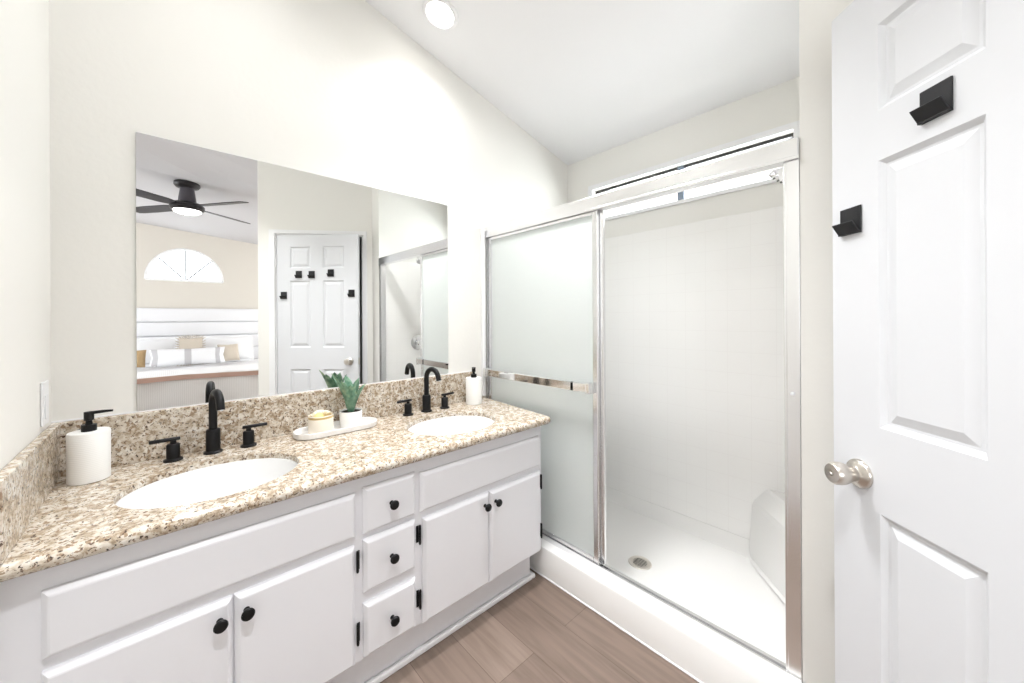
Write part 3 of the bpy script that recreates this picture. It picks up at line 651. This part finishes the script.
def leaf(az, lean, L, w, root=0.008):
    bm = B(); n_ = 12; rr = []
    for i in range(n_ + 1):
        u_ = i / n_
        wd = w * (0.42 + 0.58 * math.sin(PI * min(1.0, u_) ** 1.15)) * (1 if u_ < 0.85 else max(0.04, (1 - ((u_ - 0.85) / 0.15) ** 2) ** 0.5 if u_ < 1 else 0.04))
        th = 0.005 * (1 - 0.6 * u_); ang_ = lean * (0.5 + 0.6 * u_)
        hgt = L * u_ * math.cos(ang_ * 0.7); out = root + L * u_ * math.sin(ang_)
        rr.append([(out - th * math.sin(2 * PI * k / 10) - 0.22 * wd * abs(math.cos(2 * PI * k / 10)), wd / 2 * math.cos(2 * PI * k / 10), hgt) for k in range(10)])
    b2 = rings_bm(rr); bmesh.ops.transform(b2, matrix=Matrix.Translation((px_, py_, zt + 0.056)) @ Matrix.Rotation(az, 4, 'Z'), verts=b2.verts)
    obj('leaf', b2, leaf_m, t, smooth=True)
for a_, le, L_, w_l in ((-1.9, 0.10, 0.125, 0.046), (-0.6, 0.16, 0.150, 0.044), (0.5, 0.26, 0.145, 0.042), (1.5, 0.30, 0.155, 0.042), (2.4, 0.40, 0.165, 0.038), (3.0, 0.34, 0.180, 0.036), (-2.6, 0.30, 0.150, 0.034), (-1.2, 0.30, 0.085, 0.040), (0.0, 0.42, 0.125, 0.038), (2.0, 0.14, 0.160, 0.040), (-2.2, 0.42, 0.080, 0.036)):
    leaf(a_, le, L_, w_l)

# wall mirror
t = thing('wall_mirror', (0.784, -0.003, BSZ + 0.004), 'large frameless mirror standing on the granite backsplash', 'mirror')
obj('mirror_backing', bx((0.181, -0.0045, BSZ + 0.004), (1.387, -0.001, 1.873)), mirror_edge_m, t)
bm = B(); bm.faces.new([bm.verts.new(p) for p in ((0.181, -0.0050, BSZ + 0.004), (1.387, -0.0050, BSZ + 0.004), (1.387, -0.0050, 1.873), (0.181, -0.0050, 1.873))])
bm2 = bx((0.181, -0.0056, BSZ + 0.004), (1.387, -0.0046, 1.873)); bm.free()
obj('mirror_glass', bm2, mirror_m, t)

# ---------------------------------------------------------------- bedroom seen in the mirror
FX, FYY, FZ = 0.445, -3.838, 2.53
t = thing('ceiling_fan', (FX, FYY, FZ), 'dark four-bladed ceiling fan with lit round lamp', 'ceiling fan')
ztop = zceil(FX, FYY)
obj('canopy', lathe(B(), (FX, FYY, ztop), [(0, 0.01), (0.115, 0.0), (0.118, -0.03), (0.10, -0.055), (0.07, -0.065), (0, -0.065)], 32), fan_m, t, smooth=True)
obj('stem', lathe(B(), (FX, FYY, FZ + 0.02), [(0, 0), (0.085, 0), (0.080, 0.05), (0.065, ztop - FZ - 0.10), (0.068, ztop - FZ - 0.06), (0, ztop - FZ - 0.06)], 32), fan_grey_m, t, smooth=True)
obj('motor_housing', lathe(B(), (FX, FYY, FZ - 0.05), [(0, 0), (0.135, 0), (0.155, 0.02), (0.155, 0.055), (0.12, 0.085), (0.08, 0.09), (0, 0.09)], 36), fan_m, t, smooth=True)
obj('lamp_lens', lathe(B(), (FX, FYY, FZ - 0.05), [(0, -0.035), (0.08, -0.03), (0.118, -0.012), (0.125, 0.0), (0, 0.0)], 36), mat('fan_lamp_lens', (1, 1, 1), 0.5, Emission_Color=(1, 0.98, 0.96, 1), Emission_Strength=5), t, smooth=True)
for a_ in (54, 144, 234, 324):
    a_ = math.radians(a_); b = B()
    R = []
    for rr_, w0 in ((0.12, 0.03), (0.17, 0.05), (0.24, 0.065), (0.5, 0.07), (0.70, 0.065), (0.76, 0.055), (0.77, 0.03)):
        ti = -0.20
        R.append([(rr_, -w0 * math.cos(ti), -w0 * math.sin(ti) - 0.004), (rr_, w0 * math.cos(ti), w0 * math.sin(ti) - 0.004), (rr_, w0 * math.cos(ti), w0 * math.sin(ti) + 0.004), (rr_, -w0 * math.cos(ti), -w0 * math.sin(ti) + 0.004)])
    b = rings_bm(R); bmesh.ops.transform(b, matrix=Matrix.Translation((FX, FYY, FZ)) @ Matrix.Rotation(a_, 4, 'Z'), verts=b.verts)
    obj('blade', b, fan_m, t)
# bed
BX0, BX1, BYH, BYF, BZ = -0.445, 1.555, -6.83, -4.76, 0.52
bed = thing('upholstered_bed', (0.555, -5.8, 0), 'wide white bed with horizontally channelled upholstered headboard', 'bed')
obj('headboard', bx((BX0 - 0.02, -6.845, 0.0), (BX1 + 0.02, -6.79, 1.45), 0.01), head_m, bed)
zz = 1.455
for k in range(5):
    z1_ = zz - k * 0.235; obj('headboard_channel', bx((BX0 - 0.03, -6.80, z1_ - 0.232), (BX1 + 0.03, -6.70, z1_), 0.035, 4), head_m, bed, smooth=True)
obj('bed_base', bx((BX0 + 0.04, -6.70, 0.04), (BX1 - 0.04, BYF - 0.06, 0.25), 0.02), head_m, bed)
obj('mattress', bx((BX0 + 0.02, -6.70, 0.25), (BX1 - 0.02, BYF - 0.03, 0.49), 0.05, 4), linen_m, bed, smooth=True)
def cloth(x0, x1, y0, y1, ztop_, drop, nx=60, ny=40, amp=0.012, seed=0):
    """draped top with rounded overhang on sides and foot"""
    bm = B(); G = []
    rnd = random.Random(seed); ph = [rnd.random() * 6 for _ in range(6)]
    for j in range(ny + 1):
        row = []
        for i in range(nx + 1):
            u_ = i / nx; v_ = j / ny
            X = x0 - drop + (x1 - x0 + 2 * drop) * u_; Y = y0 + (y1 - y0 + drop) * v_
            dxo = max(0, x0 - X, X - x1); dyo = max(0, Y - y1)
            d_ = min(drop, max(dxo, dyo)); zz_ = ztop_ - d_ * (1 if d_ > 0.03 else d_ / 0.03)
            fX = min(max(X, x0), x1) + (0.02 * math.sin(Y * 9 + ph[0]) * min(1, dxo * 6) if dxo else 0); fY = min(Y, y1) + (0.018 * math.sin(X * 11 + ph[1]) * min(1, dyo * 6) if dyo else 0)
            zz_ += amp * (math.sin(X * 5 + ph[2]) * math.sin(Y * 4 + ph[3]) + 0.6 * math.sin(X * 13 + Y * 7 + ph[4]))
            row.append(bm.verts.new((fX, fY, zz_)))
        G.append(row)
    for j in range(ny):
        for i in range(nx): bm.faces.new([G[j][i], G[j][i + 1], G[j + 1][i + 1], G[j + 1][i]])
    return bm
bm = cloth(BX0, BX1, -6.68, BYF, BZ, 0.30, seed=3)
dv = tag(obj('duvet', bm, linen_m, smooth=True), 'puffy white duvet spread over the bed', 'duvet')
md = dv.modifiers.new('thickness', 'SOLIDIFY'); md.thickness = 0.02; md.offset = -1
bm = cloth(BX0 - 0.025, BX1 + 0.025, -5.45, BYF + 0.03, BZ + 0.03, 0.46, seed=3, amp=0.010)
th = tag(obj('knitted_throw', bm, knit_m, smooth=True), 'ribbed white knitted throw hanging over the foot of the bed', 'throw')
md = th.modifiers.new('thickness', 'SOLIDIFY'); md.thickness = 0.012; md.offset = -1
bm = B(); prv = None                # terracotta stripe woven along the fold at the foot
for i in range(61):
    X = BX0 - 0.03 + (BX1 - BX0 + 0.06) * i / 60; wv = 0.012 * math.sin(X * 3.1 + 0.4)
    c = [bm.verts.new((X, BYF + 0.058, BZ - 0.045 + wv)), bm.verts.new((X, BYF + 0.060, BZ + 0.015 + wv)), bm.verts.new((X, BYF + 0.052, BZ + 0.015 + wv)), bm.verts.new((X, BYF + 0.050, BZ - 0.045 + wv))]
    if prv:
        for k in range(4): bm.faces.new([prv[k], prv[(k + 1) % 4], c[(k + 1) % 4], c[k]])
    else: bm.faces.new(c)
    prv = c
bm.faces.new(prv[::-1])
obj('terracotta_stripe', bm, terra_m, th, label='terracotta stripe')
def pillow(name, label, cx, cy, z0, wd, ht, dp, m, lean=0.25, rz=0.0, bands=None, flange=0.0, group=None, bandm=None):
    t = thing(name, (0, 0, 0), label, 'pillow', group)
    def shape(x0f=-1, x1f=1, sc=1.0):
        bm = B(); n_ = 22; F = []
        for s in (1, -1):
            G = []
            for i in range(n_ + 1):
                row = []
                for j in range(n_ + 1):
                    u_ = x0f + (x1f - x0f) * i / n_; v_ = -1 + 2 * j / n_
                    e = max(0.0, (1 - abs(u_) ** 2.6)) * max(0.0, (1 - abs(v_) ** 2.6)); th_ = (e ** 0.5) * dp / 2 * sc + 0.004 * sc
                    pin = 1 - 0.06 * (1 - abs(v_)) * abs(u_) ** 3; pin2 = 1 - 0.07 * (1 - abs(u_)) * abs(v_) ** 3
                    row.append(bm.verts.new((u_ * wd / 2 * pin, s * th_, v_ * ht / 2 * pin2 + ht / 2)))
                G.append(row)
            for i in range(n_):
                for j in range(n_): bm.faces.new([G[i][j], G[i + 1][j], G[i + 1][j + 1], G[i][j + 1]])
            F.append(G)
        a, b = F
        for i in range(n_):
            for (p, q) in ((0, 0), (n_, n_)):
                bm.faces.new([a[i][p], a[i + 1][p], b[i + 1][p], b[i][p]]); bm.faces.new([a[p][i], a[p][i + 1], b[p][i + 1], b[p][i]])
        return bm
    obj('cushion', shape(), m, t, smooth=True)
    if flange:
        bm = B(); w0, h0_ = wd / 2 + flange, ht / 2 + flange
        box(bm, (-w0, -0.004, -flange), (w0, 0.004, ht + flange), 0.003); obj('flange', bm, m, t)
    for x0f, x1f in (bands or []): obj('band', shape(x0f, x1f, 1.03), bandm or grey_m, t, smooth=True, label='pale grey band')
    t.location = (cx, cy, z0); t.rotation_euler = (lean, 0, rz)
    return t
zb = BZ + 0.03
G_ = 'large white bed pillows'
pillow('bed_pillow', 'large white flanged pillow against the headboard, left in the mirror', 0.02, -6.47, zb, 0.80, 0.42, 0.20, linen_m, 0.28, 0, flange=0.025, group=G_)
pillow('bed_pillow', 'large white flanged pillow against the headboard, right in the mirror', 1.02, -6.47, zb, 0.80, 0.42, 0.20, linen_m, 0.28, 0.02, flange=0.025, group=G_)
pillow('lumbar_pillow', 'long white lumbar pillow with pale grey bands at the front of the bed', 0.53, -5.93, zb + 0.012, 0.90, 0.26, 0.15, linen_m, 0.22, 0, bands=[(-0.12, 0.06), (0.72, 0.86), (-0.95, -0.80)])
fz = pillow('fringed_pillow', 'small taupe fringed cushion between the two large white pillows', 0.56, -6.24, zb + 0.01, 0.30, 0.42, 0.14, taupe_m, 0.22, 0.1)
bm = B()
for k in range(44):
    a_ = k / 44 * 2 * PI; cx_, cz_ = math.cos(a_), math.sin(a_); m_ = max(abs(cx_), abs(cz_)); ex, ez = cx_ / m_ * 0.15, cz_ / m_ * 0.21 + 0.21
    tube(bm, [(ex * 0.97, 0, ez), (ex * 1.1, 0.01 * math.sin(k * 3.0), ez + cz_ * 0.02 ), (ex * 1.26, 0.014 * math.sin(k * 5.0), ez + cz_ * 0.045)], [0.010, 0.008, 0.004], 6)
f_ = obj('fringe', bm, taupe_m, None, origin=(0, 0, 0)); f_.parent = fz
pillow('tan_cushion', 'golden tan cushion at the left of the bed front', -0.075, -6.02, zb + 0.012, 0.24, 0.26, 0.16, tan_m, 0.2, 0.25)
pillow('beige_cushion', 'beige cushion tucked beside the right end of the lumbar pillow', 1.06, -6.14, zb + 0.012, 0.30, 0.29, 0.14, taupe_m, 0.26, -0.3)
# unseen bedroom side windows, added to bring in daylight
for i, (x, z0_, z1_) in enumerate(((-2.55, 0.7, 2.3), (4.05, 0.4, 2.3))):
    bm = B()
    for a, b, c, d_ in ((-5.8, -3.8, z0_, z0_ + 0.05), (-5.8, -3.8, z1_ - 0.05, z1_), (-5.8, -5.75, z0_, z1_), (-3.85, -3.8, z0_, z1_), (-4.83, -4.78, z0_, z1_)): box(bm, (x - 0.03, a, c), (x + 0.03, b, d_), 0.003)
    w = struct('window_%d' % (3 + i), bm, trim_m)
    obj('pane', bx((x - 0.003, -5.75, z0_ + 0.05), (x + 0.003, -3.85, z1_ - 0.05)), glass_m, w)
